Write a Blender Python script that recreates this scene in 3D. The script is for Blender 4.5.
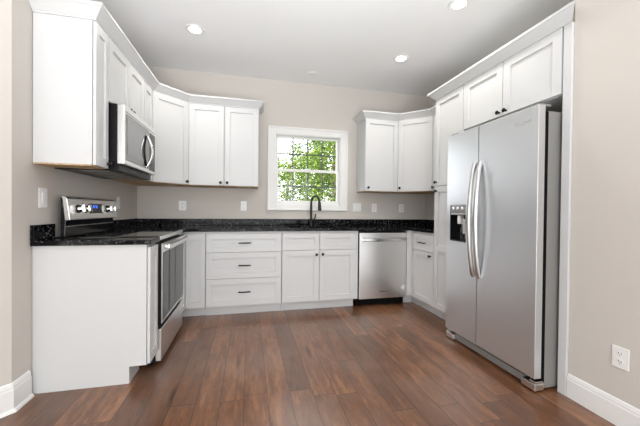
import bpy, bmesh, math, random
from mathutils import Vector, Matrix

random.seed(7)
for o in list(bpy.data.objects):
    bpy.data.objects.remove(o)
sc = bpy.context.scene
COL = sc.collection
PI = math.pi

# ------------------------------------------------------------------ camera
YAW, PITCH, ROLL = .2327, -.0098, .0104
fw = Vector((math.sin(YAW) * math.cos(PITCH), math.cos(YAW) * math.cos(PITCH), math.sin(PITCH)))
rt = Vector((math.cos(YAW), -math.sin(YAW), 0))
up = rt.cross(fw)
r2 = rt * math.cos(ROLL) + up * math.sin(ROLL)
u2 = -rt * math.sin(ROLL) + up * math.cos(ROLL)
cam = bpy.data.cameras.new('camera')
cam.sensor_fit = 'HORIZONTAL'
cam.sensor_width = 36
cam.lens = 16.849
cam.clip_start = .02
camo = bpy.data.objects.new('camera', cam)
camo.matrix_world = Matrix(((r2.x, u2.x, -fw.x, 1.2347), (r2.y, u2.y, -fw.y, -3.8263), (r2.z, u2.z, -fw.z, 1.1144), (0, 0, 0, 1)))
COL.objects.link(camo)
sc.camera = camo

# ------------------------------------------------------------------ world, sun, big lights, exposure
w = bpy.data.worlds.new('world')
sc.world = w
w.use_nodes = True
w.node_tree.nodes['Background'].inputs[0].default_value = (.93, .96, 1, 1)
w.node_tree.nodes['Background'].inputs[1].default_value = 4.0
sun = bpy.data.lights.new('sun', 'SUN')
sun.energy = 14.0
sun.angle = .02
sun.color = (1, .95, .86)
so = bpy.data.objects.new('sun', sun)
so.rotation_euler = (math.radians(32), math.radians(14), 0)
COL.objects.link(so)


def area(name, loc, rot, sx, sy, power, color=(1, 1, 1)):
    l = bpy.data.lights.new(name, 'AREA')
    l.shape = 'RECTANGLE'
    l.size = sx
    l.size_y = sy
    l.energy = power
    l.color = color
    o = bpy.data.objects.new(name, l)
    o.location = loc
    o.rotation_euler = rot
    COL.objects.link(o)
    return o


# added soft fill at the rear wall behind the camera, no real window
area('rear_fill_light', (1.0, -6.9, 1.15), (math.radians(90), 0, 0), 3.8, 2.1, 120, (.94, .975, 1))
# added side fills behind the camera to even out the light, no windows there
area('right_fill_light', (3.05, -5.9, 1.25), (0, math.radians(90), 0), 1.7, 1.7, 26, (.94, .975, 1))
area('left_fill_light', (-1.45, -5.6, 1.25), (0, math.radians(-90), 0), 1.7, 1.7, 30, (.94, .975, 1))
# added uplight behind the camera, tilted to brighten the kitchen ceiling
bl = area('ceiling_fill_light', (1.4, -4.3, .6), (PI - .62, 0, 0), 2.0, 1.0, 34, (.95, .975, 1))
bl.data.spread = math.radians(85)
sc.view_settings.view_transform = 'Standard'
sc.view_settings.look = 'None'
sc.view_settings.gamma = 1
sc.view_settings.use_curve_mapping = False
sc.view_settings.exposure = 0.10


# ------------------------------------------------------------------ materials
def new_mat(name, color=(.8, .8, .8), rough=.5, metal=0, spec=.5, **kw):
    m = bpy.data.materials.new(name)
    m.use_nodes = True
    b = m.node_tree.nodes['Principled BSDF']
    b.inputs['Base Color'].default_value = (*color, 1)
    b.inputs['Roughness'].default_value = rough
    b.inputs['Metallic'].default_value = metal
    b.inputs['Specular IOR Level'].default_value = spec
    for k, v in kw.items():
        b.inputs[k.replace('_', ' ')].default_value = v
    return m


def N(m, typ, **inp):
    n = m.node_tree.nodes.new(typ)
    for k, v in inp.items():
        if k.startswith('p_'):
            setattr(n, k[2:], v)
        else:
            n.inputs[int(k[1:]) if k[1:].isdigit() and k[0] == 'i' else k].default_value = v
    return n


def L(m, a, ao, b, bi):
    m.node_tree.links.new(a.outputs[ao], b.inputs[bi])


def bump(m, strength, scale, stretch=(1, 1, 1), detail=3, dist=.002):
    b = m.node_tree.nodes['Principled BSDF']
    tc = N(m, 'ShaderNodeTexCoord')
    mp = N(m, 'ShaderNodeMapping')
    mp.inputs['Scale'].default_value = stretch
    nz = N(m, 'ShaderNodeTexNoise', Scale=scale, Detail=detail)
    bp = N(m, 'ShaderNodeBump', Strength=strength, Distance=dist)
    L(m, tc, 'Object', mp, 0)
    L(m, mp, 0, nz, 'Vector')
    L(m, nz, 0, bp, 'Height')
    L(m, bp, 0, b, 'Normal')
    return nz


M = {}
M['cab'] = new_mat('white_cabinet_paint', (.635, .642, .645), .38)
bump(M['cab'], .05, 60)
M['trim'] = new_mat('white_trim_paint', (.82, .82, .81), .35)
bump(M['trim'], .04, 40)
M['wall'] = new_mat('greige_wall_paint', (.62, .583, .54), .75, spec=.25)
bump(M['wall'], .12, 180)
M['ceil'] = new_mat('ceiling_paint', (.88, .885, .89), .85, spec=.2)
bump(M['ceil'], .12, 120)
M['knob'] = new_mat('oil_rubbed_bronze', (.022, .019, .018), .35, .8)
bump(M['knob'], .05, 200)
M['black'] = new_mat('black_plastic', (.007, .007, .008), .35, spec=.2)
bump(M['black'], .05, 200)
M['toeblack'] = new_mat('matte_black', (.004, .004, .004), .7, spec=.1)
bump(M['toeblack'], .05, 200)
M['glassblk'] = new_mat('black_glass', (.006, .006, .007), .04)
bump(M['glassblk'], .01, 5)
M['matteb'] = new_mat('matte_black_metal', (.006, .006, .006), .42, .0)
bump(M['matteb'], .02, 90)
M['plate'] = new_mat('white_plastic', (.86, .86, .85), .3)
bump(M['plate'], .02, 100)
M['slot'] = new_mat('dark_slot', (.05, .05, .05), .6)
bump(M['slot'], .02, 100)
M['navy'] = new_mat('navy_side_enamel', (.02, .035, .075), .45)
bump(M['navy'], .05, 60)
M['chrome'] = new_mat('bright_handle_steel', (.80, .80, .80), .17, 1)
bump(M['chrome'], .02, 60, (1, 1, .05))
M['handle'] = new_mat('satin_handle_steel', (.62, .62, .62), .28, 1)
bump(M['handle'], .02, 60, (1, 1, .05))
M['grey'] = new_mat('grey_fridge_side', (.27, .265, .255), .42, .3)
bump(M['grey'], .08, 260)
M['blue'] = new_mat('blue_display_digits', (.02, .1, .6), .4, Emission_Color=(.05, .2, 1, 1), Emission_Strength=2.0)
bump(M['blue'], .01, 60)
M['lamp'] = new_mat('lit_lens', (1, 1, 1), .4, Emission_Color=(1, .97, .92, 1), Emission_Strength=9.0)
bump(M['lamp'], .01, 60)


def steel(name, col, rough, axis):
    m = new_mat(name, (col, col, col * .985), rough, 1)
    st = {'x': (1, 120, 120), 'z': (120, 120, 1)}[axis]
    nz = bump(m, .012, 3, st, 2, .0002)
    b = m.node_tree.nodes['Principled BSDF']
    mr = N(m, 'ShaderNodeMapRange')
    mr.inputs['To Min'].default_value = rough - .02
    mr.inputs['To Max'].default_value = rough + .03
    L(m, nz, 0, mr, 0)
    L(m, mr, 0, b, 'Roughness')
    return m


M['steel'] = steel('brushed_stainless_horizontal', .80, .30, 'x')
M['steel_dark'] = steel('dark_band_stainless', .30, .25, 'x')  # darker stainless for the microwave window frame and dispenser pad
M['steelv'] = steel('brushed_stainless_vertical', .66, .38, 'z')
M['steelv'].node_tree.nodes['Principled BSDF'].inputs['Base Color'].default_value = (.70, .72, .74, 1)
M['steelv'].node_tree.nodes['Principled BSDF'].inputs['Metallic'].default_value = .9

# granite
m = new_mat('black_granite', (.01, .01, .01), .05, spec=.10)
b = m.node_tree.nodes['Principled BSDF']
tc = N(m, 'ShaderNodeTexCoord')
v1 = N(m, 'ShaderNodeTexVoronoi', Scale=100.0)
vs = N(m, 'ShaderNodeSeparateColor')
n1 = N(m, 'ShaderNodeTexNoise', Scale=32.0, Detail=6.0, Roughness=.8)
cr = N(m, 'ShaderNodeValToRGB')
cr.color_ramp.elements[0].position = .60
cr.color_ramp.elements[0].color = (.004, .004, .005, 1)
cr.color_ramp.elements[1].position = .76
cr.color_ramp.elements[1].color = (.12, .12, .13, 1)
cr2 = N(m, 'ShaderNodeValToRGB')
cr2.color_ramp.elements[0].position = .84
cr2.color_ramp.elements[0].color = (0, 0, 0, 1)
cr2.color_ramp.elements[1].position = .97
cr2.color_ramp.elements[1].color = (.11, .11, .11, 1)
mx = N(m, 'ShaderNodeMix', p_data_type='RGBA', p_blend_type='ADD')
mx.inputs[0].default_value = 1.0
L(m, tc, 'Object', v1, 'Vector')
L(m, tc, 'Object', n1, 'Vector')
L(m, n1, 0, cr, 0)
L(m, v1, 'Color', vs, 0)
L(m, vs, 0, cr2, 0)
L(m, cr, 0, mx, 6)
L(m, cr2, 0, mx, 7)
L(m, mx, 2, b, 'Base Color')
M['granite'] = m

# raw birch plywood on the cabinet undersides
m = new_mat('raw_birch_plywood', (.62, .43, .24), .6)
b = m.node_tree.nodes['Principled BSDF']
tc = N(m, 'ShaderNodeTexCoord')
mp = N(m, 'ShaderNodeMapping')
mp.inputs['Scale'].default_value = (3, 30, 30)
n1 = N(m, 'ShaderNodeTexNoise', Scale=2.0, Detail=4.0)
cr = N(m, 'ShaderNodeValToRGB')
cr.color_ramp.elements[0].position = .3
cr.color_ramp.elements[0].color = (.45, .29, .14, 1)
cr.color_ramp.elements[1].position = .7
cr.color_ramp.elements[1].color = (.68, .50, .30, 1)
L(m, tc, 'Object', mp, 0)
L(m, mp, 0, n1, 'Vector')
L(m, n1, 0, cr, 0)
L(m, cr, 0, b, 'Base Color')
M['ply'] = m


# floor: random-length hickory planks running towards the window wall
def math_n(m, op, a, bb=None, cc=None):
    n = N(m, 'ShaderNodeMath', p_operation=op)
    for i, v in enumerate((a, bb, cc)):
        if v is None:
            continue
        if isinstance(v, (int, float)):
            n.inputs[i].default_value = v
        else:
            m.node_tree.links.new(v, n.inputs[i])
    return n.outputs[0]


m = new_mat('walnut_stained_plank_floor', (.2, .1, .06), .35, spec=.5)
b = m.node_tree.nodes['Principled BSDF']
tc = N(m, 'ShaderNodeTexCoord')
sp = N(m, 'ShaderNodeSeparateXYZ')
L(m, tc, 'Object', sp, 0)
X, Y = sp.outputs[0], sp.outputs[1]
PW, PL = .135, 1.15
rx = math_n(m, 'DIVIDE', X, PW)
row = math_n(m, 'FLOOR', rx)
fx = math_n(m, 'FRACT', rx)
wn = N(m, 'ShaderNodeTexWhiteNoise', p_noise_dimensions='1D')
m.node_tree.links.new(row, wn.inputs['W'])
ry = math_n(m, 'ADD', math_n(m, 'DIVIDE', Y, PL), math_n(m, 'MULTIPLY', wn.outputs[0], 7.3))
idx = math_n(m, 'FLOOR', ry)
fy = math_n(m, 'FRACT', ry)
cv = N(m, 'ShaderNodeCombineXYZ')
m.node_tree.links.new(row, cv.inputs[0])
m.node_tree.links.new(idx, cv.inputs[1])
wn2 = N(m, 'ShaderNodeTexWhiteNoise', p_noise_dimensions='3D')
L(m, cv, 0, wn2, 'Vector')
sc3 = N(m, 'ShaderNodeVectorMath', p_operation='MULTIPLY')
sc3.inputs[1].default_value = (16, 2.4, 1)
L(m, tc, 'Object', sc3, 0)
off = N(m, 'ShaderNodeVectorMath', p_operation='MULTIPLY_ADD')
off.inputs[1].default_value = (37, 91, 13)
L(m, wn2, 'Color', off, 0)
L(m, sc3, 0, off, 2)
g1 = N(m, 'ShaderNodeTexNoise', Scale=1.0, Detail=7.0, Roughness=.62, Distortion=.8)
L(m, off, 0, g1, 'Vector')
g2 = N(m, 'ShaderNodeTexNoise', Scale=3.6, Detail=8.0, Roughness=.75)
L(m, off, 0, g2, 'Vector')
cr = N(m, 'ShaderNodeValToRGB')
e = cr.color_ramp.elements
e[0].position = .28
e[0].color = (.022, .008, .004, 1)
e[1].position = .74
e[1].color = (.42, .19, .085, 1)
x = e.new(.52)
x.color = (.150, .057, .021, 1)
g4 = N(m, 'ShaderNodeTexNoise', Scale=13.0, Detail=6.0, Roughness=.8)
L(m, off, 0, g4, 'Vector')
mix1 = math_n(m, 'ADD', math_n(m, 'MULTIPLY', g1.outputs[0], .42), math_n(m, 'ADD', math_n(m, 'MULTIPLY', g2.outputs[0], .34), math_n(m, 'MULTIPLY', g4.outputs[0], .26)))
tone = math_n(m, 'ADD', math_n(m, 'SUBTRACT', mix1, .07), math_n(m, 'MULTIPLY', wn2.outputs[0], .15))
m.node_tree.links.new(tone, cr.inputs[0])
# grey worn haze in broad patches
g3 = N(m, 'ShaderNodeTexNoise', Scale=1.6, Detail=3.0)
L(m, tc, 'Object', g3, 'Vector')
mr = N(m, 'ShaderNodeMapRange')
mr.inputs['From Min'].default_value = .42
mr.inputs['From Max'].default_value = .68
mr.inputs['To Max'].default_value = .36
L(m, g3, 0, mr, 0)
mxg = N(m, 'ShaderNodeMix', p_data_type='RGBA')
mxg.inputs[7].default_value = (.27, .19, .155, 1)
L(m, mr, 0, mxg, 0)
L(m, cr, 0, mxg, 6)
# knots
vk = N(m, 'ShaderNodeTexVoronoi', Scale=.42)
L(m, off, 0, vk, 'Vector')
kr = N(m, 'ShaderNodeMapRange')
kr.inputs['From Min'].default_value = .04
kr.inputs['From Max'].default_value = .16
kr.inputs['To Min'].default_value = .75
kr.inputs['To Max'].default_value = 0.0
L(m, vk, 0, kr, 0)
mxk = N(m, 'ShaderNodeMix', p_data_type='RGBA')
mxk.inputs[7].default_value = (.03, .015, .01, 1)
L(m, kr, 0, mxk, 0)
L(m, mxg, 2, mxk, 6)
# seams between the planks
ex = math_n(m, 'MINIMUM', fx, math_n(m, 'SUBTRACT', 1, fx))
ey = math_n(m, 'MINIMUM', fy, math_n(m, 'SUBTRACT', 1, fy))
sx = math_n(m, 'LESS_THAN', ex, .012)
sy = math_n(m, 'LESS_THAN', ey, .0017)
seam = math_n(m, 'MAXIMUM', sx, sy)
mxs = N(m, 'ShaderNodeMix', p_data_type='RGBA')
mxs.inputs[7].default_value = (.018, .010, .007, 1)
m.node_tree.links.new(math_n(m, 'MULTIPLY', seam, .85), mxs.inputs[0])
L(m, mxk, 2, mxs, 6)
L(m, mxs, 2, b, 'Base Color')
rr = N(m, 'ShaderNodeMapRange')
rr.inputs['To Min'].default_value = .22
rr.inputs['To Max'].default_value = .42
L(m, g2, 0, rr, 0)
L(m, rr, 0, b, 'Roughness')
hb = math_n(m, 'SUBTRACT', math_n(m, 'MULTIPLY', g2.outputs[0], .3), seam)
bp = N(m, 'ShaderNodeBump', Strength=.25, Distance=.002)
m.node_tree.links.new(hb, bp.inputs['Height'])
L(m, bp, 0, b, 'Normal')
b.inputs['Coat Weight'].default_value = .4
b.inputs['Coat Roughness'].default_value = .22
M['floor'] = m

# window glass: clear with a faint reflection
m = bpy.data.materials.new('clear_window_glass')
m.use_nodes = True
nt = m.node_tree
nt.nodes.clear()
out = nt.nodes.new('ShaderNodeOutputMaterial')
tr = nt.nodes.new('ShaderNodeBsdfTransparent')
gl = nt.nodes.new('ShaderNodeBsdfGlossy')
gl.inputs['Roughness'].default_value = .02
fr = nt.nodes.new('ShaderNodeFresnel')
fr.inputs[0].default_value = 1.45
mxx = nt.nodes.new('ShaderNodeMixShader')
hf = nt.nodes.new('ShaderNodeMath')
hf.operation = 'MULTIPLY'
hf.inputs[1].default_value = .5
nt.links.new(fr.outputs[0], hf.inputs[0])
nt.links.new(hf.outputs[0], mxx.inputs[0])
nt.links.new(tr.outputs[0], mxx.inputs[1])
nt.links.new(gl.outputs[0], mxx.inputs[2])
nt.links.new(mxx.outputs[0], out.inputs[0])
M['glass'] = m


def leafmat(name, c1, c2):
    m = new_mat(name, c1, .5, Transmission_Weight=0.0)
    b = m.node_tree.nodes['Principled BSDF']
    b.inputs['Subsurface Weight'].default_value = 0
    g = N(m, 'ShaderNodeNewGeometry')
    cr = N(m, 'ShaderNodeValToRGB')
    cr.color_ramp.elements[0].color = (*c1, 1)
    cr.color_ramp.elements[1].color = (*c2, 1)
    L(m, g, 'Random Per Island', cr, 0)
    L(m, cr, 0, b, 'Base Color')
    tl = N(m, 'ShaderNodeBsdfTranslucent')
    L(m, cr, 0, tl, 0)
    ms = N(m, 'ShaderNodeMixShader')
    ms.inputs[0].default_value = .4
    L(m, b, 0, ms, 1)
    L(m, tl, 0, ms, 2)
    L(m, ms, 0, m.node_tree.nodes['Material Output'], 0)
    return m


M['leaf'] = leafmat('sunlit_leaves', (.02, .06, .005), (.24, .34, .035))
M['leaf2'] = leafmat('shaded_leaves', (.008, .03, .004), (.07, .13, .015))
M['bark'] = new_mat('grey_brown_bark', (.09, .065, .045), .9)
bump(M['bark'], .8, 12, (4, 4, 1), 5, .02)
M['grass'] = new_mat('lawn_grass', (.09, .17, .03), .9)
bump(M['grass'], .8, 50, (1, 1, 1), 5, .02)


# ------------------------------------------------------------------ mesh helpers
class MB:
    def __init__(s):
        s.bm = bmesh.new()

    def _add(s, verts, faces, M4=None):
        vs = [s.bm.verts.new((M4 @ Vector(v)) if M4 else v) for v in verts]
        for f in faces:
            try:
                s.bm.faces.new([vs[i] for i in f])
            except ValueError:
                pass
        return vs

    def box(s, x0, x1, y0, y1, z0, z1, M4=None):
        v = [(x, y, z) for z in (z0, z1) for y in (y0, y1) for x in (x0, x1)]
        s._add(v, [(0, 2, 3, 1), (4, 5, 7, 6), (0, 1, 5, 4), (2, 6, 7, 3), (0, 4, 6, 2), (1, 3, 7, 5)], M4)
        return s

    def prism(s, poly, z0, z1, M4=None):
        a = sum(poly[i][0] * poly[(i + 1) % len(poly)][1] - poly[(i + 1) % len(poly)][0] * poly[i][1] for i in range(len(poly)))
        if a < 0:
            poly = poly[::-1]
        n = len(poly)
        v = [(x, y, z0) for x, y in poly] + [(x, y, z1) for x, y in poly]
        f = [tuple(range(n))[::-1], tuple(range(n, 2 * n))] + [(i, (i + 1) % n, n + (i + 1) % n, n + i) for i in range(n)]
        s._add(v, f, M4)
        return s

    def lathe(s, prof, n=20, M4=None):
        """prof: list of (radius, height) around the z axis."""
        vs = []
        for r, h in prof:
            if r < 1e-6:
                vs.append([s.bm.verts.new((M4 @ Vector((0, 0, h))) if M4 else (0, 0, h))])
            else:
                ring = []
                for i in range(n):
                    p = Vector((r * math.cos(2 * PI * i / n), r * math.sin(2 * PI * i / n), h))
                    ring.append(s.bm.verts.new((M4 @ p) if M4 else p))
                vs.append(ring)
        for a, c in zip(vs, vs[1:]):
            for i in range(n):
                j = (i + 1) % n
                if len(a) == 1 and len(c) == 1:
                    continue
                if len(a) == 1:
                    s.bm.faces.new((a[0], c[i], c[j]))
                elif len(c) == 1:
                    s.bm.faces.new((a[i], a[j], c[0]))
                else:
                    s.bm.faces.new((a[i], a[j], c[j], c[i]))
        return s

    def tube(s, pts, r, n=12, flat=(1, 1), M4=None):
        """round or flattened tube along a polyline; r may be a list."""
        pts = [Vector(p) for p in pts]
        rs = r if isinstance(r, (list, tuple)) else [r] * len(pts)
        rings = []
        t0 = (pts[1] - pts[0]).normalized()
        ref = Vector((0, 0, 1)) if abs(t0.z) < .9 else Vector((1, 0, 0))
        a = t0.cross(ref).normalized()
        for k, p in enumerate(pts):
            t = (pts[min(k + 1, len(pts) - 1)] - pts[max(k - 1, 0)]).normalized()
            a = (a - t * a.dot(t)).normalized()
            c = t.cross(a)
            ring = []
            for i in range(n):
                q = p + (a * math.cos(2 * PI * i / n) * flat[0] + c * math.sin(2 * PI * i / n) * flat[1]) * rs[k]
                ring.append(s.bm.verts.new((M4 @ q) if M4 else q))
            rings.append(ring)
        for A, B in zip(rings, rings[1:]):
            for i in range(n):
                j = (i + 1) % n
                s.bm.faces.new((A[i], A[j], B[j], B[i]))
        s.bm.faces.new(rings[0][::-1])
        s.bm.faces.new(rings[-1])
        return s

    def sweep(s, path, prof, M4=None, end_cut=False):
        """mitred moulding: path [(x,y)], prof [(out,z)] with 'out' to the right of travel."""
        P = [Vector((p[0], p[1], 0)) for p in path]
        rings = []
        for i, p in enumerate(P):
            d1 = (P[i] - P[i - 1]).normalized() if i > 0 else None
            d2 = (P[i + 1] - P[i]).normalized() if i < len(P) - 1 else None
            d1 = d1 or d2
            d2 = d2 or d1
            n1 = Vector((d1.y, -d1.x, 0))
            n2 = Vector((d2.y, -d2.x, 0))
            if end_cut and i == len(P) - 1:      # 45 degree cut at the end
                n2 = d1
            mm = (n1 + n2).normalized()
            k = 1 / max(.2, mm.dot(n1))
            rings.append([s.bm.verts.new(p + mm * (o * k) + Vector((0, 0, z))) for o, z in prof])
        n = len(prof)
        for A, B in zip(rings, rings[1:]):
            for i in range(n):
                j = (i + 1) % n
                s.bm.faces.new((A[i], A[j], B[j], B[i]))
        s.bm.faces.new(rings[0][::-1])
        s.bm.faces.new(rings[-1])
        return s

    def grid(s, xs, ys, on, z0, z1):
        """slab made of grid cells, only its outer faces."""
        nx, ny = len(xs) - 1, len(ys) - 1
        f = lambda i, j: 0 <= i < nx and 0 <= j < ny and on(i, j)
        c = {}

        def V(i, j, k):
            if (i, j, k) not in c:
                c[(i, j, k)] = s.bm.verts.new((xs[i], ys[j], (z0, z1)[k]))
            return c[(i, j, k)]
        for i in range(nx):
            for j in range(ny):
                if not f(i, j):
                    continue
                s.bm.faces.new((V(i, j, 1), V(i + 1, j, 1), V(i + 1, j + 1, 1), V(i, j + 1, 1)))
                s.bm.faces.new((V(i, j, 0), V(i, j + 1, 0), V(i + 1, j + 1, 0), V(i + 1, j, 0)))
                if not f(i - 1, j):
                    s.bm.faces.new((V(i, j, 0), V(i, j, 1), V(i, j + 1, 1), V(i, j + 1, 0)))
                if not f(i + 1, j):
                    s.bm.faces.new((V(i + 1, j, 0), V(i + 1, j + 1, 0), V(i + 1, j + 1, 1), V(i + 1, j, 1)))
                if not f(i, j - 1):
                    s.bm.faces.new((V(i, j, 0), V(i + 1, j, 0), V(i + 1, j, 1), V(i, j, 1)))
                if not f(i, j + 1):
                    s.bm.faces.new((V(i, j + 1, 0), V(i, j + 1, 1), V(i + 1, j + 1, 1), V(i + 1, j + 1, 0)))
        return s

    def build(s, name, mat, parent=None, smooth=False, bevel=0, label=None, loc=None):
        bmesh.ops.recalc_face_normals(s.bm, faces=s.bm.faces)
        me = bpy.data.meshes.new(name)
        s.bm.to_mesh(me)
        s.bm.free()
        me.materials.append(mat)
        if smooth:
            for p in me.polygons:
                p.use_smooth = True
            me.set_sharp_from_angle(angle=math.radians(38))
        o = bpy.data.objects.new(name, me)
        COL.objects.link(o)
        if parent:
            o.parent = parent
        if loc:
            o.location = loc
        if bevel:
            md = o.modifiers.new('bevel', 'BEVEL')
            md.width = bevel
            md.segments = 2
            md.limit_method = 'ANGLE'
            md.angle_limit = math.radians(40)
        if label:
            o['label'] = label
        return o


def tag(o, label, cat, group=None, kind=None):
    o['label'] = label
    o['category'] = cat
    if group:
        o['group'] = group
    if kind:
        o['kind'] = kind
    return o


def thing(name, loc, rotz, label, cat, group=None):
    o = bpy.data.objects.new(name, None)
    o.empty_display_size = .1
    o.location = loc
    o.rotation_euler = (0, 0, rotz)
    COL.objects.link(o)
    return tag(o, label, cat, group)


def struct(name, mb, mat, **kw):
    o = mb.build(name, mat, **kw)
    o['kind'] = 'structure'
    return o


def box(*a):
    return MB().box(*a)


FACE = Matrix.Rotation(PI / 2, 4, 'X')      # local z of a lathe turned to -y (out of a cabinet front)


def at(x, y, z, rz=0):
    return Matrix.Translation((x, y, z)) @ Matrix.Rotation(rz, 4, 'Z')


# ------------------------------------------------------------------ room shell
HC = 2.749
WR = 3.70
YR = -2.415           # where the right wall steps forward beside the fridge
WL = -.015           # left wall plane
FL = (WL, -1.865)      # outside corner of the left wall
struct('floor', box(-1.7, 3.85, -7.12, .14, -.12, 0), M['floor'])
struct('ceiling', box(-1.7, 3.85, -7.12, .14, HC, HC + .12), M['ceil'])
struct('wall_left', box(WL - .12, WL, FL[1], .14, 0, HC), M['wall'])
struct('wall_left_front', MB().prism([FL, (FL[0] - .12, FL[1]), (FL[0] - 1.58, FL[1] - 1.46), (FL[0] - 1.52, FL[1] - 1.52)], 0, HC), M['wall'])
wx0, wx1, wz0, wz1 = 1.55, 2.415, 1.172, 2.078
mb = MB()
mb.box(WL, wx0, 0, .14, 0, HC).box(wx1, WR, 0, .14, 0, HC).box(wx0, wx1, 0, .14, 0, wz0).box(wx0, wx1, 0, .14, wz1, HC)
struct('wall_back', mb, M['wall'])
struct('wall_right', box(WR, WR + .12, YR, .14, 0, HC), M['wall'])
struct('wall_right_front', box(3.13, WR + .12, -7, YR, 0, HC), M['wall'])

struct('wall_rear', box(-1.66, WR + .12, -7.12, -7.0, 0, HC), M['wall'])
struct('wall_left_rear', box(-1.66, -1.54, -7.0, -3.38, 0, HC), M['wall'])
BB = [(0, 0), (.014, 0), (.014, .105), (.011, .112), (.011, .12), (.006, .135), (.0, .14)]
struct('baseboard_left', MB().sweep([(WL - 1.2, -3.065), (WL, -1.865), (WL, -1.732)], [(o_, z * 1.12) for o_, z in BB]), M['trim'])
struct('trim_1', MB().sweep([(WL - 1.2 + .012, -3.077), (WL + .0145, -1.87), (WL + .0145, -1.732)], [(0, 0), (.013, 0), (.010, .010), (.004, .017), (0, .018)]), M['trim'])
struct('baseboard_right', MB().sweep([(3.13, -2.417), (3.13, -5.2)], BB), M['trim'])

# window: a top-level structure with its parts
win = bpy.data.objects.new('window_1', None)
win.location = (1.98, 0, 1.17)
COL.objects.link(win)
win['kind'] = 'structure'
WM = Matrix.Translation((-1.98, 0, -1.17))
ox0, ox1, oz0, oz1 = 1.457, 2.509, 1.107, 2.167
mb = MB()


def frame_boxes(mb, a0, a1, c0, c1, b0, b1, d0, d1, y0, y1, M4):
    """rectangular frame between outer (a,c) and inner (b,d) rectangles"""
    mb.box(a0, b0, y0, y1, c0, c1, M4)
    mb.box(b1, a1, y0, y1, c0, c1, M4)
    mb.box(b0, b1, y0, y1, c0, d0, M4)
    mb.box(b0, b1, y0, y1, d1, c1, M4)


frame_boxes(mb, ox0, ox1, oz0, oz1, wx0 + .004, wx1 - .004, wz0 + .004, wz1 - .004, -.016, -.001, WM)
frame_boxes(mb, ox0, ox1, oz0, oz1, ox0 + .022, ox1 - .022, oz0 + .022, oz1 - .022, -.026, -.016, WM)
mb.build('casing', M['trim'], win, bevel=.003)
mb = MB()
frame_boxes(mb, wx0 + .001, wx1 - .001, wz0 + .001, wz1 - .001, wx0 + .012, wx1 - .012, wz0 + .014, wz1 - .012, 0, .13, WM)
mb.build('jamb', M['trim'], win, bevel=.002)
gx0, gx1 = 1.592, 2.372
for nm, y0, z0, z1, g0, g1_ in (('upper_sash', .055, 1.612, wz1 - .012, 1.640, 2.040), ('lower_sash', .022, wz0 + .014, 1.640, 1.232, 1.605)):
    mb = MB()
    frame_boxes(mb, wx0 + .013, wx1 - .013, z0, z1, gx0, gx1, g0, g1_, y0, y0 + .03, WM)
    s_ = mb.build(nm, M['trim'], win, bevel=.003)
    MB().box(gx0 - .005, gx1 + .005, y0 + .013, y0 + .017, g0 - .005, g1_ + .005, WM).build('pane', M['glass'], s_)
    mb = MB()
    for k in (1, 2, 3):
        xm = gx0 + (gx1 - gx0) * k / 4
        mb.box(xm - .008, xm + .008, y0 + .018, y0 + .026, g0, g1_, WM)
    zm = (g0 + g1_) / 2
    mb.box(gx0, gx1, y0 + .0175, y0 + .0255, zm - .008, zm + .008, WM)
    mb.build('muntin_grille', new_mat('muntin_backlit' + nm, (.05, .055, .065), .5), s_)  # backlit look put into the colour: bars darker than their own paint
MB().box(1.95, 2.01, .012, .03, 1.640, 1.652, WM).build('sash_lock', M['plate'], win, bevel=.002)

struct('ground', box(-12, 16, .5, 24, -.45, -.35), M['grass'])

# ------------------------------------------------------------------ cabinet helpers
ST = .058      # stile width
DT = .02       # door thickness


def shaker(parent, name, x0, x1, z0, z1, M4=None, st=ST, mid=None, y=0, label=None):
    """shaker front: square frame around a recessed panel; front face at y-DT"""
    g = .0018
    x0 += g
    x1 -= g
    z0 += g
    z1 -= g
    mb = MB()
    ya, yb = y - DT, y - .003
    yp = y - DT + .0115
    st = min(st, (x1 - x0) * .32)
    sz = min(ST, (z1 - z0) * .30)
    mb.box(x0, x0 + st, ya, yb, z0, z1, M4)
    mb.box(x1 - st, x1, ya, yb, z0, z1, M4)
    mb.box(x0 + st, x1 - st, ya, yb, z0, z0 + sz, M4)
    mb.box(x0 + st, x1 - st, ya, yb, z1 - sz, z1, M4)
    if mid:
        mb.box(x0 + st, x1 - st, ya, yb, mid - sz / 2, mid + sz / 2, M4)
    mb.box(x0 + st - .001, x1 - st + .001, yp, yb, z0 + sz - .001, z1 - sz + .001, M4)
    # thin shadow step round the panel
    o = mb.build(name, M['cab'], parent, bevel=.0012, label=label)
    return o


def knob(parent, x, z, M4=None, y=0):
    T = (M4 or Matrix()) @ Matrix.Translation((x, y - DT, z)) @ FACE
    MB().lathe([(0.0, 0), (.009, 0), (.007, .004), (.006, .012), (.011, .016), (.0155, .020), (.0155, .024), (.012, .028), (0, .029)], 16, T).build('knob', M['knob'], parent, smooth=True)


def pull(parent, x, z, M4=None, y=0, w_=.13):
    T = (M4 or Matrix()) @ Matrix.Translation((x, y - DT, z))
    mb = MB()
    h = w_ / 2
    mb.tube([(-h + .016, 0, 0), (-h + .016, -.026, 0)], .005, 8, M4=T)
    mb.tube([(h - .016, 0, 0), (h - .016, -.026, 0)], .005, 8, M4=T)
    mb.tube([(-h, -.026, -.002), (-h + .02, -.028, 0), (-.02, -.031, 0), (.02, -.031, 0), (h - .02, -.028, 0), (h, -.026, -.002)],
            [.0045, .006, .0065, .0065, .006, .0045], 10, M4=T)
    mb.build('handle', M['knob'], parent, smooth=True, label='dark bronze bar handle')


BZ0, BZ1 = .112, .862      # base fronts
CT = .884                  # underside of the stone
UZ0, UZ1 = 1.376, 2.262    # upper fronts
UT = 2.262


def base_body(t, w_, d, z1=CT - .001):
    MB().box(.0005, w_ - .0005, 0, d, .10, z1).build('body', M['cab'], t, bevel=.001)
    MB().box(.0005, w_ - .0005, .07, .085, .0, .0995).build('toe_kick', M['cab'], t)


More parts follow.
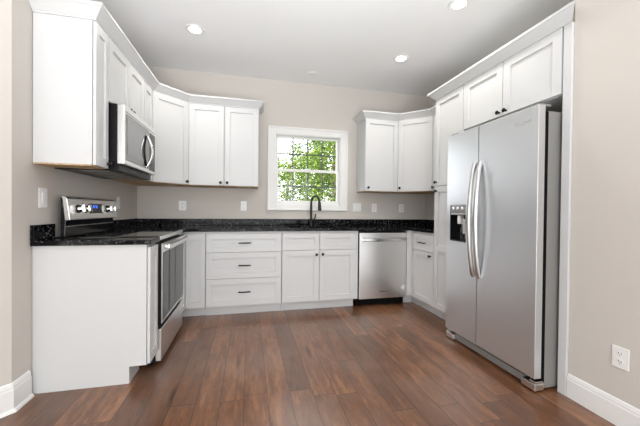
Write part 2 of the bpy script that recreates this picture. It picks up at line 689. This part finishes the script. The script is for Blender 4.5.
LEFT, RIGHT = PI / 2, -PI / 2
FX = .60        # body front of the left run
FY = -.5905     # body front of the back run
RX = 3.13       # body front of the right run

# ---- left run
t = thing('base_cabinet', (FX, -1.71, 0), LEFT, 'narrow white base cabinet with a full-height end panel, left of the range', 'cabinet', None)
W_ = .178
MB().box(.019, W_, 0, .612, .10, CT - .001).build('body', M['cab'], t, bevel=.001)
# end panel with the toe notch, seen flat from the room
MB().prism([(0, CT - .001), (0, .108), (.098, .108), (.098, .0), (.613, .0), (.613, CT - .001)], 0, .018,
           Matrix(((0, 0, 1, 0), (1, 0, 0, 0), (0, 1, 0, 0), (0, 0, 0, 1)))).build('end_panel', M['cab'], t, bevel=.001)
MB().box(.019, W_, .098, .112, 0, .0995).build('toe_kick', M['cab'], t)
shaker(t, 'door', .004, W_ - .002, .112, .868, st=.042)

t = thing('corner_base_cabinet', (0, 0, 0), 0, 'white corner base cabinet with a tall narrow door between range and drawers', 'cabinet')
poly = [(-.011, -.004), (.808, -.004), (.808, FY), (FX, FY), (FX, -.805), (-.011, -.805)]
MB().prism(poly, .10, CT - .001).build('body', M['cab'], t, bevel=.001)
MB().prism([(.50, -.02), (.808, -.02), (.808, FY + .085), (.515, FY + .085), (.515, -.805), (.50, -.805)], 0, .0995).build('toe_kick', M['cab'], t)
shaker(t, 'door', .622, .808, BZ0, BZ1, Matrix.Translation((0, FY, 0)), st=.045)
shaker(t, 'door', .0, .192, BZ0, BZ1, at(FX, -.804, 0, PI / 2), st=.045)

# ---- back run
t = thing('drawer_base_cabinet', (.81, FY, 0), 0, 'white base cabinet with a stack of three wide drawers', 'cabinet')
w_ = .770
base_body(t, w_, .585)
for z0, z1, zh in ((.667, BZ1, .765), (.395, .667, .532), (BZ0, .395, .256)):
    dr = shaker(t, 'drawer', .003, w_ - .003, z0, z1)
    pull(dr, .384, zh)

t = thing('sink_base_cabinet', (1.582, FY, 0), 0, 'white sink base cabinet with two doors under two blank drawer fronts', 'cabinet')
w_ = .872
MB().box(.0005, w_ - .0005, 0, .585, .10, .66).box(.0005, .02, 0, .585, .66, CT - .001).box(w_ - .02, w_ - .0005, 0, .585, .66, CT - .001) \
    .box(.02, w_ - .02, 0, .018, .66, CT - .001).build('body', M['cab'], t, bevel=.001)
MB().box(.0005, w_ - .03, .07, .085, 0, .0995).build('toe_kick', M['cab'], t)
shaker(t, 'drawer_front', .003, .413, .675, BZ1)
shaker(t, 'drawer_front', .418, .832, .675, BZ1)
d = shaker(t, 'door', .003, .413, BZ0, .672)
knob(d, .378, .625)
d = shaker(t, 'door', .415, .832, BZ0, .672)
knob(d, .448, .627)

t = thing('corner_base_cabinet', (0, 0, 0), 0, 'white blind corner base cabinet to the right of the dishwasher', 'cabinet')
MB().prism([(3.062, -.004), (WR - .006, -.004), (WR - .006, -.655), (RX, -.655), (RX, FY), (3.062, FY)], .10, CT - .001).build('body', M['cab'], t, bevel=.001)
MB().prism([(3.062, FY), (3.062, FY - DT), (RX - DT, FY - DT), (RX - DT, -.655), (RX - .001, -.655), (RX - .001, FY)], .112, CT - .001).build('filler_strip', M['cab'], t, bevel=.001)
MB().prism([(3.062, -.505), (3.062, -.52), (3.19, -.52), (3.19, -.655), (3.205, -.655), (3.205, -.505)], 0, .0995).build('toe_kick', M['cab'], t)

# ---- right run
t = thing('base_cabinet', (RX, -.657, 0), RIGHT, 'white base cabinet with one drawer over a door, beside the pantry', 'cabinet')
w_ = .405
base_body(t, w_, .56)
dr = shaker(t, 'drawer', .008, w_ - .003, .675, BZ1)
pull(dr, .21, .765)
d = shaker(t, 'door', .008, w_ - .003, BZ0, .672)
knob(d, .355, .635)

t = thing('pantry_cabinet', (RX, -1.063, 0), RIGHT, 'tall white pantry cabinet between the corner uppers and the refrigerator', 'cabinet')
w_ = .418
MB().box(0, w_, 0, .56, .10, UT).build('body', M['cab'], t, bevel=.001)
MB().box(0, w_, .07, .085, 0, .0995).build('toe_kick', M['cab'], t)
d = shaker(t, 'door', .003, w_ - .003, 1.372, UZ1)
knob(d, .033, 1.413)
d = shaker(t, 'door', .003, w_ - .003, BZ0, 1.369, mid=.735)
knob(d, .040, 1.322)

t = thing('refrigerator_cabinet', (RX, -1.483, 0), RIGHT, 'white two-door cabinet high above the refrigerator', 'cabinet')
w_ = .878
MB().box(0, w_, 0, .56, 1.848, UT).build('body', M['cab'], t, bevel=.001)
d = shaker(t, 'door', .003, .428, 1.850, UZ1)
knob(d, .400, 1.880)
d = shaker(t, 'door', .431, w_ - .006, 1.850, UZ1)
knob(d, .462, 1.880)

o = box(RX - .018, WR - .004, -2.413, -2.364, 0, UT).build('end_panel', M['cab'], bevel=.0015)
tag(o, 'tall white end panel between the refrigerator and the right wall', 'panel')

# ---- upper cabinets
UD = .2935
GU = None


def under(t, mbx):
    mbx.build('bottom_panel', M['ply'], t, label='raw birch plywood underside')


t = thing('upper_cabinet', (UD, -1.71, 0), LEFT, 'white single-door upper cabinet left of the microwave, its side facing the room', 'cabinet')
w_ = .178
MB().box(0, w_, 0, UD + .011, UZ0 + .004, UT).build('body', M['cab'], t, bevel=.001)
under(t, box(.002, w_ - .002, .002, UD + .009, UZ0 - .004, UZ0 + .0035))
d = shaker(t, 'door', .002, w_ - .004, UZ0, UZ1, st=.042)
knob(d, .155, 1.408)

t = thing('microwave_cabinet', (UD, -1.530, 0), LEFT, 'short white two-door cabinet above the microwave', 'cabinet')
w_ = .698
MB().box(0, w_, 0, UD + .011, 1.828, UT).build('body', M['cab'], t, bevel=.001)
d = shaker(t, 'door', .004, .357, 1.832, UZ1)
knob(d, .330, 1.876)
d = shaker(t, 'door', .360, w_ - .003, 1.832, UZ1)
knob(d, .392, 1.876)

t = thing('upper_cabinet', (UD, -.830, 0), LEFT, 'slim white upper cabinet between the microwave and the diagonal corner cabinet', 'cabinet')
w_ = .243
MB().box(0, w_, 0, UD + .011, UZ0 + .004, UT).build('body', M['cab'], t, bevel=.001)
under(t, box(.002, w_ - .002, .002, UD + .009, UZ0 - .004, UZ0 + .0035))
shaker(t, 'door', .003, w_ - .003, UZ0, UZ1, st=.05)

t = thing('corner_upper_cabinet', (0, 0, 0), 0, 'white diagonal corner upper cabinet to the right of the microwave', 'cabinet')
a_, c_ = .585, UD
pl = [(-.011, -.004), (a_, -.004), (a_, -c_), (c_, -a_), (-.011, -a_)]
MB().prism(pl, UZ0 + .004, UT).build('body', M['cab'], t, bevel=.001)
under(t, MB().prism([(-.009, -.006), (a_ - .002, -.006), (a_ - .002, -c_ + .002), (c_ - .002, -a_ + .002), (-.009, -a_ + .002)], UZ0 - .004, UZ0 + .0035))
ln = (a_ - c_) * math.sqrt(2)
Dg = at(c_, -a_, 0, PI / 4)
d = shaker(t, 'door', .010, ln - .010, UZ0, UZ1, Dg)
knob(d, ln - .040, 1.408, Dg)

t = thing('upper_cabinet', (a_ + .001, -UD, 0), 0, 'white double-door upper cabinet left of the window', 'cabinet')
w_ = .751
MB().box(0, w_, 0, UD - .004, UZ0 + .004, UT).build('body', M['cab'], t, bevel=.001)
under(t, box(.002, w_ - .002, .002, UD - .006, UZ0 - .004, UZ0 + .0035))
d = shaker(t, 'door', .006, .372, UZ0, UZ1)
knob(d, .338, 1.408)
d = shaker(t, 'door', .376, w_ - .002, UZ0, UZ1)
knob(d, .408, 1.408)

# right of the window
UZL = 1.360
t = thing('upper_cabinet', (2.640, -UD, 0), 0, 'white single-door upper cabinet right of the window', 'cabinet')
w_ = .453
MB().box(0, w_, 0, UD - .004, UZL + .004, UT).build('body', M['cab'], t, bevel=.001)
under(t, box(.002, w_ - .002, .002, UD - .006, UZL - .004, UZL + .0035))
d = shaker(t, 'door', .002, w_ - .008, UZL, UZ1)
knob(d, .040, 1.402)

xa = 3.094
k_ = 3.700 - xa - .0            # corner cabinet runs k_ along each wall
xf = WR - UD                    # face of the right-hand uppers
pl = [(xa, -.004), (WR - .006, -.004), (WR - .006, -(UD + xf - xa)), (xf, -(UD + xf - xa)), (xa, -UD)]
t = thing('corner_upper_cabinet', (0, 0, 0), 0, 'white diagonal corner upper cabinet in the right-hand corner of the back wall', 'cabinet')
MB().prism(pl, UZL + .004, UT).build('body', M['cab'], t, bevel=.001)
under(t, MB().prism([(x + (.003 if x == xa else -.003), y + .003) if y < -.1 else (x + (.003 if x == xa else -.003), y - .003) for x, y in pl], UZL - .004, UZL + .0035))
ln = (xf - xa) * math.sqrt(2)
Dg = at(xa, -UD, 0, -PI / 4)
d = shaker(t, 'door', .010, ln - .010, UZL, UZ1, Dg)
knob(d, .040, 1.405, Dg)

yb_ = -(UD + xf - xa)
t = thing('upper_cabinet', (xf, yb_ - .001, 0), RIGHT, 'slim white upper cabinet squeezed between the right corner cabinet and the pantry', 'cabinet')
w_ = 1.060 + yb_
MB().box(0, w_, 0, UD - .006, UZL + .004, UT).build('body', M['cab'], t, bevel=.001)
under(t, box(.002, w_ - .002, .002, UD - .008, UZL - .004, UZL + .0035))
d = shaker(t, 'door', .003, w_ - .003, UZL, UZ1)
knob(d, .035, 1.403)

# crown mouldings on the cabinet tops
CP = [(-.018, 2.2632), (.001, 2.2632), (.003, 2.272), (.010, 2.278), (.050, 2.322), (.058, 2.326), (.058, 2.342), (-.018, 2.342)]
FU = UD + DT
y0 = -1.712
s2 = DT * (math.sqrt(2) - 1)
o = MB().sweep([(WL + .003, y0), (FU, y0), (FU, -a_ - s2 * 0), (a_, -FU), (a_ + .753, -FU), (a_ + .753, -.003)], CP).build('crown_moulding', M['cab'])
tag(o, 'white crown moulding running over the left wall and back-left upper cabinets', 'moulding')
o = MB().sweep([(2.638, -.003), (2.638, -FU), (xa, -FU), (xf - DT, yb_), (xf - DT, -1.003)], CP).build('crown_moulding', M['cab'])
tag(o, 'white crown moulding over the corner upper cabinets right of the window', 'moulding')
o = MB().sweep([(xf + .06, -1.0622), (RX - DT, -1.0622), (RX - DT, -2.414)], CP, end_cut=True).build('crown_moulding', M['cab'])
tag(o, 'white crown moulding over the pantry and refrigerator cabinets', 'moulding')

# ------------------------------------------------------------------ countertops
CZ = .914
o_ = thing('countertop', (0, -1.62, CT), 0, 'short black granite countertop piece left of the range', 'countertop')
box(-.012, .632, -.112, .089, 0, CZ - CT).build('slab', M['granite'], o_, bevel=.003)
box(-.012, .008, -.112, .089, CZ - CT + .0004, .124).build('backsplash', M['granite'], o_, bevel=.002)
o_ = thing('countertop', (0, 0, CT), 0, 'long black granite countertop around the back wall from range to pantry', 'countertop')
xs = [-.012, .632, 1.665, 2.355, 3.088, WR - .004]
ys = [-1.060, -.806, -.632, -.53, -.14, -.003]


def on(i, j):
    if i == 0:
        return j >= 1
    if i == 4:
        return True
    if j < 2:
        return False
    return not (i == 2 and j == 3)


MB().grid(xs, ys, on, 0, CZ - CT).build('slab', M['granite'], o_, bevel=.003)
z0, z1 = CZ - CT + .0004, .112
box(-.012, WR - .004, -.022, -.003, z0, z1).build('backsplash', M['granite'], o_, bevel=.002)
box(-.012, .008, -.806, -.0225, z0, z1 + .004).build('backsplash', M['granite'], o_, bevel=.002)
box(WR - .024, WR - .005, -1.058, -.0225, z0, z1).build('backsplash', M['granite'], o_, bevel=.002)

# sink
t = thing('kitchen_sink', (2.01, -.335, .70), 0, 'undermount stainless sink let into the black countertop below the window', 'sink')
mb = MB()
mb.box(-.343, .343, -.193, .193, 0, .004)
mb.box(-.345, -.340, -.195, .195, 0, .1835).box(.340, .345, -.195, .195, 0, .1835)
mb.box(-.340, .340, -.195, -.190, 0, .1835).box(-.340, .340, .190, .195, 0, .1835)
mb.build('basin', M['steel'], t, bevel=.002)
MB().lathe([(.0, .0045), (.04, .0045), (.042, .007), (.030, .006), (0, .005)], 20).build('drain', M['chrome'], t, smooth=True)

# faucet
t = thing('faucet', (2.008, -.075, CZ), 0, 'matte black gooseneck pull-down faucet in front of the window', 'faucet')
MB().lathe([(0, 0), (.027, 0), (.027, .006), (.022, .010), (.021, .05), (.019, .058), (.0, .058)], 20).build('base', M['matteb'], t, smooth=True)
R_ = .066
dx, dy = .62, -.785
pts = [(0, 0, .055), (0, 0, .15), (0, 0, .25), (0, 0, .30)]
for k in range(1, 13):
    a = PI - k * PI / 12 * 1.02
    q = R_ + R_ * math.cos(a)
    pts.append((dx * q, dy * q, .30 + R_ * math.sin(a) * 1.15))
MB().tube(pts, .0145, 14).build('spout', M['matteb'], t, smooth=True)
q = 2 * R_ + .001
MB().tube([(dx * q, dy * q, .302), (dx * q, dy * q, .285), (dx * q * 1.02, dy * q * 1.02, .235), (dx * q * 1.04, dy * q * 1.04, .19)], [.016, .019, .022, .023], 16).build('spray_head', M['matteb'], t, smooth=True)
hd = MB().tube([(.018, 0, .075), (.044, 0, .075)], .017, 14).build('handle', M['matteb'], t, smooth=True)
MB().tube([(.040, 0, .078), (.052, -.005, .105), (.056, -.01, .150)], [.010, .009, .008], 10).build('lever', M['matteb'], hd, smooth=True)


# ------------------------------------------------------------------ text as mesh
def text_mesh(body, size, mat, parent, M4, name='logo', depth=.0006, label=None):
    c = bpy.data.curves.new('txt', 'FONT')
    c.body = body
    c.size = size
    c.extrude = depth
    c.align_x = 'CENTER'
    c.align_y = 'CENTER'
    to = bpy.data.objects.new('txt', c)
    COL.objects.link(to)
    dg = bpy.context.evaluated_depsgraph_get()
    me = bpy.data.meshes.new_from_object(to.evaluated_get(dg))
    bpy.data.objects.remove(to)
    me.transform(M4 @ Matrix.Rotation(PI / 2, 4, 'X'))
    me.materials.clear()
    me.materials.append(mat)
    o = bpy.data.objects.new(name, me)
    COL.objects.link(o)
    o.parent = parent
    if label:
        o['label'] = label
    return o


# ------------------------------------------------------------------ dishwasher
t = thing('dishwasher', (2.460, FY, 0), 0, 'stainless steel dishwasher with a bar handle, right of the sink cabinet', 'dishwasher')
w_ = .596
box(.004, w_ - .004, .006, .57, .10, .872).build('body', M['black'], t)
dd = box(.004, w_ - .006, -.026, .004, .098, .858).build('door', M['steel'], t, bevel=.004)
mb = MB()
mb.box(.022, .056, -.058, -.0265, .768, .798).box(w_ - .060, w_ - .026, -.058, -.0265, .768, .798)
mb.box(.018, w_ - .022, -.070, -.052, .760, .802)
mb.build('handle', M['chrome'], dd, bevel=.007)
text_mesh('Whirlpool', .024, M['black'], dd, Matrix.Translation((.300, -.0268, .178)))
MB().lathe([(0, 0), (.022, 0), (.022, .0012), (0, .0012)], 24, Matrix.Translation((.552, -.0262, .212)) @ FACE).build('sticker', M['plate'], dd, label='round white sticker')
box(-.002, w_ + .002, .050, .062, .006, .0975).build('toe_kick', M['toeblack'], t)

# ------------------------------------------------------------------ range
RW = .708
t = thing('range', (FX, -1.525, 0), LEFT, 'stainless and black electric range with a raised back control panel', 'stove')
box(.002, RW - .002, .02, .60, .03, .895).build('body', M['navy'], t, label='dark blue-black enamel side panels')
box(.002, RW - .002, .0, .0195, .03, .895).build('front_frame', M['black'], t)
box(.0, RW, -.022, .60, .8965, .920).build('cooktop', M['glassblk'], t, bevel=.003)
ringm = new_mat('burner_ring_grey', (.12, .12, .12), .3)
for cx_, cy_, r_ in ((.18, .16, .10), (.53, .16, .085), (.18, .42, .075), (.53, .42, .10)):
    mb = MB()
    n_ = 40
    for k in range(n_):
        a0, a1 = 2 * PI * k / n_, 2 * PI * (k + 1) / n_
        mb._add([(cx_ + rr_ * math.cos(a), cy_ + rr_ * math.sin(a), .9203) for rr_, a in ((r_, a0), (r_ + .003, a0), (r_ + .003, a1), (r_, a1))], [(0, 1, 2, 3)])
    mb.build('burner_ring', ringm, t)
box(.0, RW, -.036, -.0225, .892, .918).build('front_trim', M['steel'], t, bevel=.003)
dd = box(.006, RW - .006, -.036, -.0005, .290, .868).build('oven_door', M['black'], t, bevel=.003)
box(.007, RW - .007, -.041, -.0362, .298, .867).build('door_skin', M['steel'], dd, bevel=.002)
box(.030, RW - .010, -.0428, -.0412, .318, .800).build('window', M['glassblk'], dd, bevel=.001, label='dark glass oven window')
mb = MB()
mb.box(.03, .055, -.072, -.0405, .828, .858).box(RW - .055, RW - .03, -.072, -.0405, .828, .858)
mb.box(.020, RW - .020, -.088, -.068, .824, .862)
mb.build('handle', M['chrome'], dd, bevel=.008)
box(.006, RW - .006, -.038, -.0005, .035, .262).build('storage_drawer', M['steel'], t, bevel=.004)
box(.03, RW - .03, .03, .05, 0, .0295).build('foot_rail', M['toeblack'], t)
# back guard: black core, sloping stainless face
yz = [(.570, .921), (.545, .921), (.540, 1.03), (.553, 1.170), (.560, 1.185), (.570, 1.185)]
RotP = Matrix(((0, 0, 1, 0), (1, 0, 0, 0), (0, 1, 0, 0), (0, 0, 0, 1)))
bg = MB().prism(yz, .004, RW + .004, RotP).build('back_guard', M['glassblk'], t, bevel=.003, label='black back of the control panel')
cp = MB().prism([(.539, 1.028), (.509, 1.032), (.527, 1.172), (.536, 1.184), (.552, 1.190), (.562, 1.190), (.553, 1.172)], -.008, RW + .012, RotP).build('control_panel', M['steel'], bg, bevel=.003)
box(.006, RW + .002, .5385, .5405, .985, .990).build('steel_strip', M['steel'], bg)  # thin steel line across the black core below the control panel
sl = math.atan2(.018, .140)


def onp(x, z, dn=0):
    yy = .509 + (z - 1.032) * .018 / .140 - dn
    return Matrix.Translation((x, yy, z)) @ Matrix.Rotation(-sl, 4, 'X')


MB().box(-.105, .105, -.002, .004, -.036, .036, onp(.355, 1.108)).build('display', M['glassblk'], bg, label='black glass clock display')
mb = MB()
for k, dx_ in enumerate((-.028, -.012, .012, .028)):
    T = onp(.340 + dx_, 1.122, .0026)
    mb.box(-.006, .006, -.0006, 0, .008, .0105, T).box(-.006, .006, -.0006, 0, -.0012, .0012, T).box(-.006, .006, -.0006, 0, -.0105, -.008, T)
    mb.box(.0045, .0065, -.0006, 0, -.010, .010, T)
mb.build('clock_digits', M['blue'], bg)
for xk in (.112, .200, .545, .625):
    T = onp(xk, 1.105) @ FACE
    MB().lathe([(0, 0), (.030, 0), (.030, .004), (0, .004)], 24, T).build('bezel', M['black'], bg, smooth=True)
    mb = MB().lathe([(.0, .004), (.024, .004), (.023, .024), (.020, .028), (0, .028)], 24, T)
    mb.box(-.005, .005, -.024, .024, .026, .042, T)
    mb.build('knob', M['chrome'], bg, smooth=True)

# ------------------------------------------------------------------ microwave
t = thing('microwave', (.355, -1.520, 0), LEFT, 'stainless over-the-range microwave mounted over the range', 'microwave')
MW = .648
box(.0, MW + .036, .0, .36, 1.368, 1.824).build('body', M['black'], t, bevel=.002)
box(.04, .30, .06, .24, 1.364, 1.3675).build('grease_filter', M['grey'], t)
box(.38, .64, .06, .24, 1.364, 1.3675).build('grease_filter', M['grey'], t)
box(.0, MW + .034, -.012, -.0005, 1.372, 1.412).build('vent_lip', M['black'], t)
dd = box(.0, MW + .034, -.048, -.0008, 1.414, 1.824).build('door', M['steel'], t, bevel=.006)
box(.016, MW + .02, -.0495, -.0482, 1.778, 1.782).build('seam', M['black'], dd)
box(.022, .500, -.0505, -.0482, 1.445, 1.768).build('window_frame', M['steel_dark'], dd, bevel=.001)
wn_ = box(.040, .375, -.0520, -.0506, 1.485, 1.735).build('window', new_mat('grey_mirror_glass', (.33, .33, .33), .10, .8), dd)
box(.520, MW + .020, -.0500, -.0482, 1.44, 1.76).build('control_strip', M['glassblk'], dd, bevel=.001)
hb_ = []
for k in range(15):
    s = k / 14
    z = 1.455 + .262 * s
    hb_.append((.435 + .010 * math.sin(PI * s), -.050 - .042 * math.sin(PI * s) ** .8, z))
MB().tube(hb_, .0085, 12, (1, 1.3)).build('handle', M['chrome'], dd, smooth=True)
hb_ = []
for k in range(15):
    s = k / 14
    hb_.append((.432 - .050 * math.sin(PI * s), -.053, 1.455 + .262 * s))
MB().tube(hb_, .005, 10, (1.6, .5)).build('handle_arc', M['black'], dd, smooth=True)  # black arc laid on the door face beside the handle

# ------------------------------------------------------------------ refrigerator
t = thing('refrigerator', (2.949, -1.494, 0), RIGHT, 'tall stainless side-by-side refrigerator with an ice and water dispenser', 'refrigerator')
FW = .856
SP = .366
box(.006, FW - .004, .080, .70, .018, 1.742).build('body', M['grey'], t, bevel=.004)
box(.003, FW - .003, .0535, .0795, .06, 1.738).build('door_gasket', M['toeblack'], t)
d1 = MB()
# freezer door built as a slab with a dispenser opening
ax0, ax1, az0, az1 = .048, .250, .862, 1.172
d1.box(.0, ax0, .0, 0.053, .085, 1.775).box(ax1, SP - .003, .0, 0.053, .085, 1.775).box(ax0, ax1, 0, 0.053, .085, az0).box(ax0, ax1, 0, 0.053, az1, 1.775)
d1 = d1.build('freezer_door', M['steelv'], t)
d2 = box(SP + .003, FW, .0, 0.053, .085, 1.775).build('refrigerator_door', M['steelv'], t, bevel=.0035)
disp = MB()
disp.box(ax0 + .001, ax1 - .001, .045, .052, az0 + .001, az1 - .001)
disp.box(ax0 + .001, ax0 + .007, -.004, .05, az0 + .001, az1 - .001).box(ax1 - .007, ax1 - .001, -.004, .05, az0 + .001, az1 - .001)
disp.box(ax0 + .007, ax1 - .007, -.004, .05, az0 + .001, az0 + .012)
disp = disp.build('dispenser', M['glassblk'], d1, label='black recessed ice and water dispenser')
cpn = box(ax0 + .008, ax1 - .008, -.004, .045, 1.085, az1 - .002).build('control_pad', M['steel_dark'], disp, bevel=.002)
MB().box(ax0 + .012, ax0 + .192, -.0055, -.0042, 1.090, 1.098).build('pad_trim', M['chrome'], cpn)
for k in range(3):
    MB().lathe([(0, 0), (.016, 0), (.016, .0015), (.012, .002), (0, .002)], 18, Matrix.Translation((ax0 + .045 + k * .055, -.0042, 1.138)) @ FACE).build('button', M['chrome'], cpn, smooth=True)
box(ax0 + .075, ax0 + .115, .01, .045, 1.01, 1.082).build('ice_chute', M['plate'], disp, bevel=.003)
box(ax0 + .125, ax0 + .165, .022, .034, .93, 1.05).build('paddle', M['steel'], disp, bevel=.003)
MB().tube([(ax0 + .09, .03, .88), (ax0 + .10, .03, .98), (ax0 + .12, .03, 1.05)], .004, 8).build('water_nozzle', M['chrome'], disp, smooth=True)
for dsgn, dor in ((-1, d1), (1, d2)):
    xh = SP + dsgn * .030
    pts = []
    for k in range(21):
        s = k / 20
        z = .610 + .885 * s
        pts.append((xh + dsgn * .004 * math.sin(PI * s), -.002 - .050 * (math.sin(PI * s) ** .65) - .003, z))
    MB().tube(pts, [.017 + .004 * math.sin(PI * k / 20) for k in range(21)], 14, (.9, 1.1)).build('handle', M['handle'], dor, smooth=True)
text_mesh('Whirlpool', .030, M['chrome'], d2, Matrix.Translation((.745, -.0008, 1.690)))
# kick grille and hinge covers
box(.10, FW - .10, .030, .075, .012, .060).build('kick_grille', M['grey'], t, bevel=.003)
for x0, x1 in ((.0, .098), (FW - .098, FW)):
    MB().box(x0, x1, .006, .078, .008, .052).build('hinge_cover', M['steel'], t, bevel=.005)
MB().box(FW - .045, FW - .002, .012, .068, .0535, .066).build('hinge', M['chrome'], t, bevel=.002)
MB().box(.002, .045, .012, .068, .0535, .066).build('hinge', M['chrome'], t, bevel=.002)
for yy in (.12, .62):
    for x in (.06, FW - .06):
        MB().lathe([(0, 0), (.02, 0), (.02, .0175), (0, .0175)], 12, Matrix.Translation((x, yy, 0))).build('foot', M['toeblack'], t, smooth=True)
for x in (.02, FW - .09):
    MB().box(x, x + .07, .02, .12, 1.7765, 1.790).build('top_hinge_cover', M['grey'], t, bevel=.002)


# ------------------------------------------------------------------ outlets and switches
def plate(loc, rot, typ, label, w_=.072, h=.116):
    nm = 'wall_outlet' if typ == 'outlet' else 'light_switch'
    t = thing(nm, loc, rot, label, 'outlet' if typ == 'outlet' else 'switch')
    box(-w_ / 2, w_ / 2, -.0065, -.0006, -h / 2, h / 2).build('cover_plate', M['plate'], t, bevel=.0025)
    if typ == 'outlet':
        for zc in (-.021, .021):
            r = MB().prism([(.0165 * math.cos(a), .0135 * math.sin(a)) for a in [2 * PI * k / 20 for k in range(20)]], 0, .002, Matrix.Translation((0, -.0066, zc)) @ FACE).build('receptacle', M['plate'], t, bevel=.0005)
            MB().box(-.0075, -.0050, -.0092, -.0087, zc - .001, zc + .008).box(.0050, .0075, -.0092, -.0087, zc - .001, zc + .007) \
                .box(-.002, .002, -.0092, -.0087, zc - .0095, zc - .0055).build('slots', M['slot'], r)
    else:
        n = 2 if w_ > .1 else 1
        for k in range(n):
            xc_ = (k - (n - 1) / 2) * .046
            box(xc_ - .0165, xc_ + .0165, -.0095, -.0066, -.033, .033).build('rocker', M['plate'], t, bevel=.002)
    return t


plate((.468, 0, 1.150), 0, 'outlet', 'wide white outlet plate low on the back wall under the diagonal left corner cabinet', .085)
plate((1.168, 0, 1.155), 0, 'outlet', 'white outlet left of the window under the double-door upper cabinet')
plate((2.655, 0, 1.155), 0, 'switch', 'wide white two-gang switch plate just right of the window', .112)
plate((2.905, 0, 1.152), 0, 'outlet', 'white outlet on the back wall between wide switch plate and right corner')
plate((3.312, 0, 1.152), 0, 'outlet', 'white outlet on the back wall nearest the right corner')
plate((WL, -1.618, 1.172), LEFT, 'switch', 'white switch plate on the left wall beside the range control panel', .078, .122)
plate((WL, -.515, 1.165), LEFT, 'outlet', 'white outlet on the left wall just beyond the range')
plate((3.13, -2.676, .360), RIGHT, 'outlet', 'white outlet low on the right wall above the baseboard', .074, .112)


# ------------------------------------------------------------------ ceiling fixtures
def can(x, y, label, power):
    t = thing('recessed_light', (x, y, HC), 0, label, 'ceiling light', 'recessed ceiling lights')
    MB().lathe([(.052, -.003), (.078, -.007), (.082, -.004), (.083, -.0005), (.05, -.0005)], 32).build('trim_ring', M['trim'], t, smooth=True)
    MB().lathe([(0, -.004), (.052, -.004), (.052, -.0010), (0, -.0010)], 32).build('lens', M['lamp'], t)
    l = bpy.data.lights.new('recessed_lamp', 'SPOT')
    l.energy = power
    l.spot_size = math.radians(150)
    l.spot_blend = .8
    l.shadow_soft_size = .05
    l.color = (1, .95, .88)
    lo = bpy.data.objects.new('recessed_lamp', l)
    lo.location = (x, y, HC - .02)
    COL.objects.link(lo)


can(.742, -.886, 'lit recessed ceiling light over the left side of the kitchen', 26)
can(2.808, -.881, 'lit recessed ceiling light nearest the back right corner', 26)
can(2.831, -1.763, 'lit recessed ceiling light in front of the refrigerator, cut by the top of the photo', 26)
o = MB().lathe([(0, -.007), (.045, -.007), (.056, -.004), (.060, -.0005), (0, -.0005)], 28, None).build('ceiling_disc', M['ceil'], smooth=True, loc=(1.967, -.297, HC))
tag(o, 'small unlit round white ceiling cap near the back wall above the window', 'ceiling cap')


# ------------------------------------------------------------------ trees outside the window
def tree(x, y, h, cr_, nleaf, mat, label, lo=.9, size=.085, seed=1):
    rnd = random.Random(seed)
    t = thing('garden_tree', (x, y, -.35), 0, label, 'tree', 'trees outside the window')
    pts = []
    for k in range(7):
        s = k / 6
        pts.append((.10 * math.sin(s * 3 + seed), .08 * math.cos(s * 2.3 + seed), h * .8 * s))
    mb = MB().tube(pts, [.11 - .012 * k for k in range(7)], 10)
    br = []
    for k in range(9):
        z = h * (.28 + .06 * k)
        a = rnd.uniform(0, 2 * PI)
        ln_ = cr_ * rnd.uniform(.5, .85)
        p0 = Vector(pts[min(6, int(z / (h * .8) * 6))])
        p0.z = z
        p1 = p0 + Vector((math.cos(a) * ln_ * .5, math.sin(a) * ln_ * .5, .25))
        p2 = p0 + Vector((math.cos(a) * ln_, math.sin(a) * ln_, .55))
        mb.tube([p0, p1, p2], [.035, .022, .010], 7)
        br.append(p2)
    mb.build('trunk', M['bark'], t, smooth=True)
    cl = []
    for k in range(70):
        while True:
            v = Vector((rnd.uniform(-1, 1), rnd.uniform(-1, 1), rnd.uniform(-1, 1)))
            if .25 < v.length < 1:
                break
        zc = lo + (h - lo) / 2
        cl.append(Vector((v.x * cr_, v.y * cr_, zc + v.z * (h - lo) / 2)))
    mb = MB()
    for k in range(nleaf):
        c = rnd.choice(cl) + Vector([rnd.gauss(0, .20) for _ in range(3)])
        s = size * rnd.uniform(.6, 1.3)
        R = Matrix.Translation(c) @ Matrix.Rotation(rnd.uniform(0, 6.3), 4, 'Z') @ Matrix.Rotation(rnd.uniform(-1.0, 1.0), 4, 'X') @ Matrix.Rotation(rnd.uniform(-.8, .8), 4, 'Y')
        mb._add([(-s * .5, 0, 0), (0, -s * .30, s * .08), (s * .55, 0, 0), (0, s * .30, s * .08)], [(0, 1, 2), (0, 2, 3)], R)
    mb.build('foliage', mat, t)
    return t


tree(3.75, 4.6, 5.2, 1.35, 9000, M['leaf'], 'bright green leafy tree filling the right side of the window view', .7, .10, 3)
tree(2.6, 7.6, 4.0, 1.25, 8000, M['leaf'], 'lower bright green tree in the lower left of the window view', .5, .10, 5)
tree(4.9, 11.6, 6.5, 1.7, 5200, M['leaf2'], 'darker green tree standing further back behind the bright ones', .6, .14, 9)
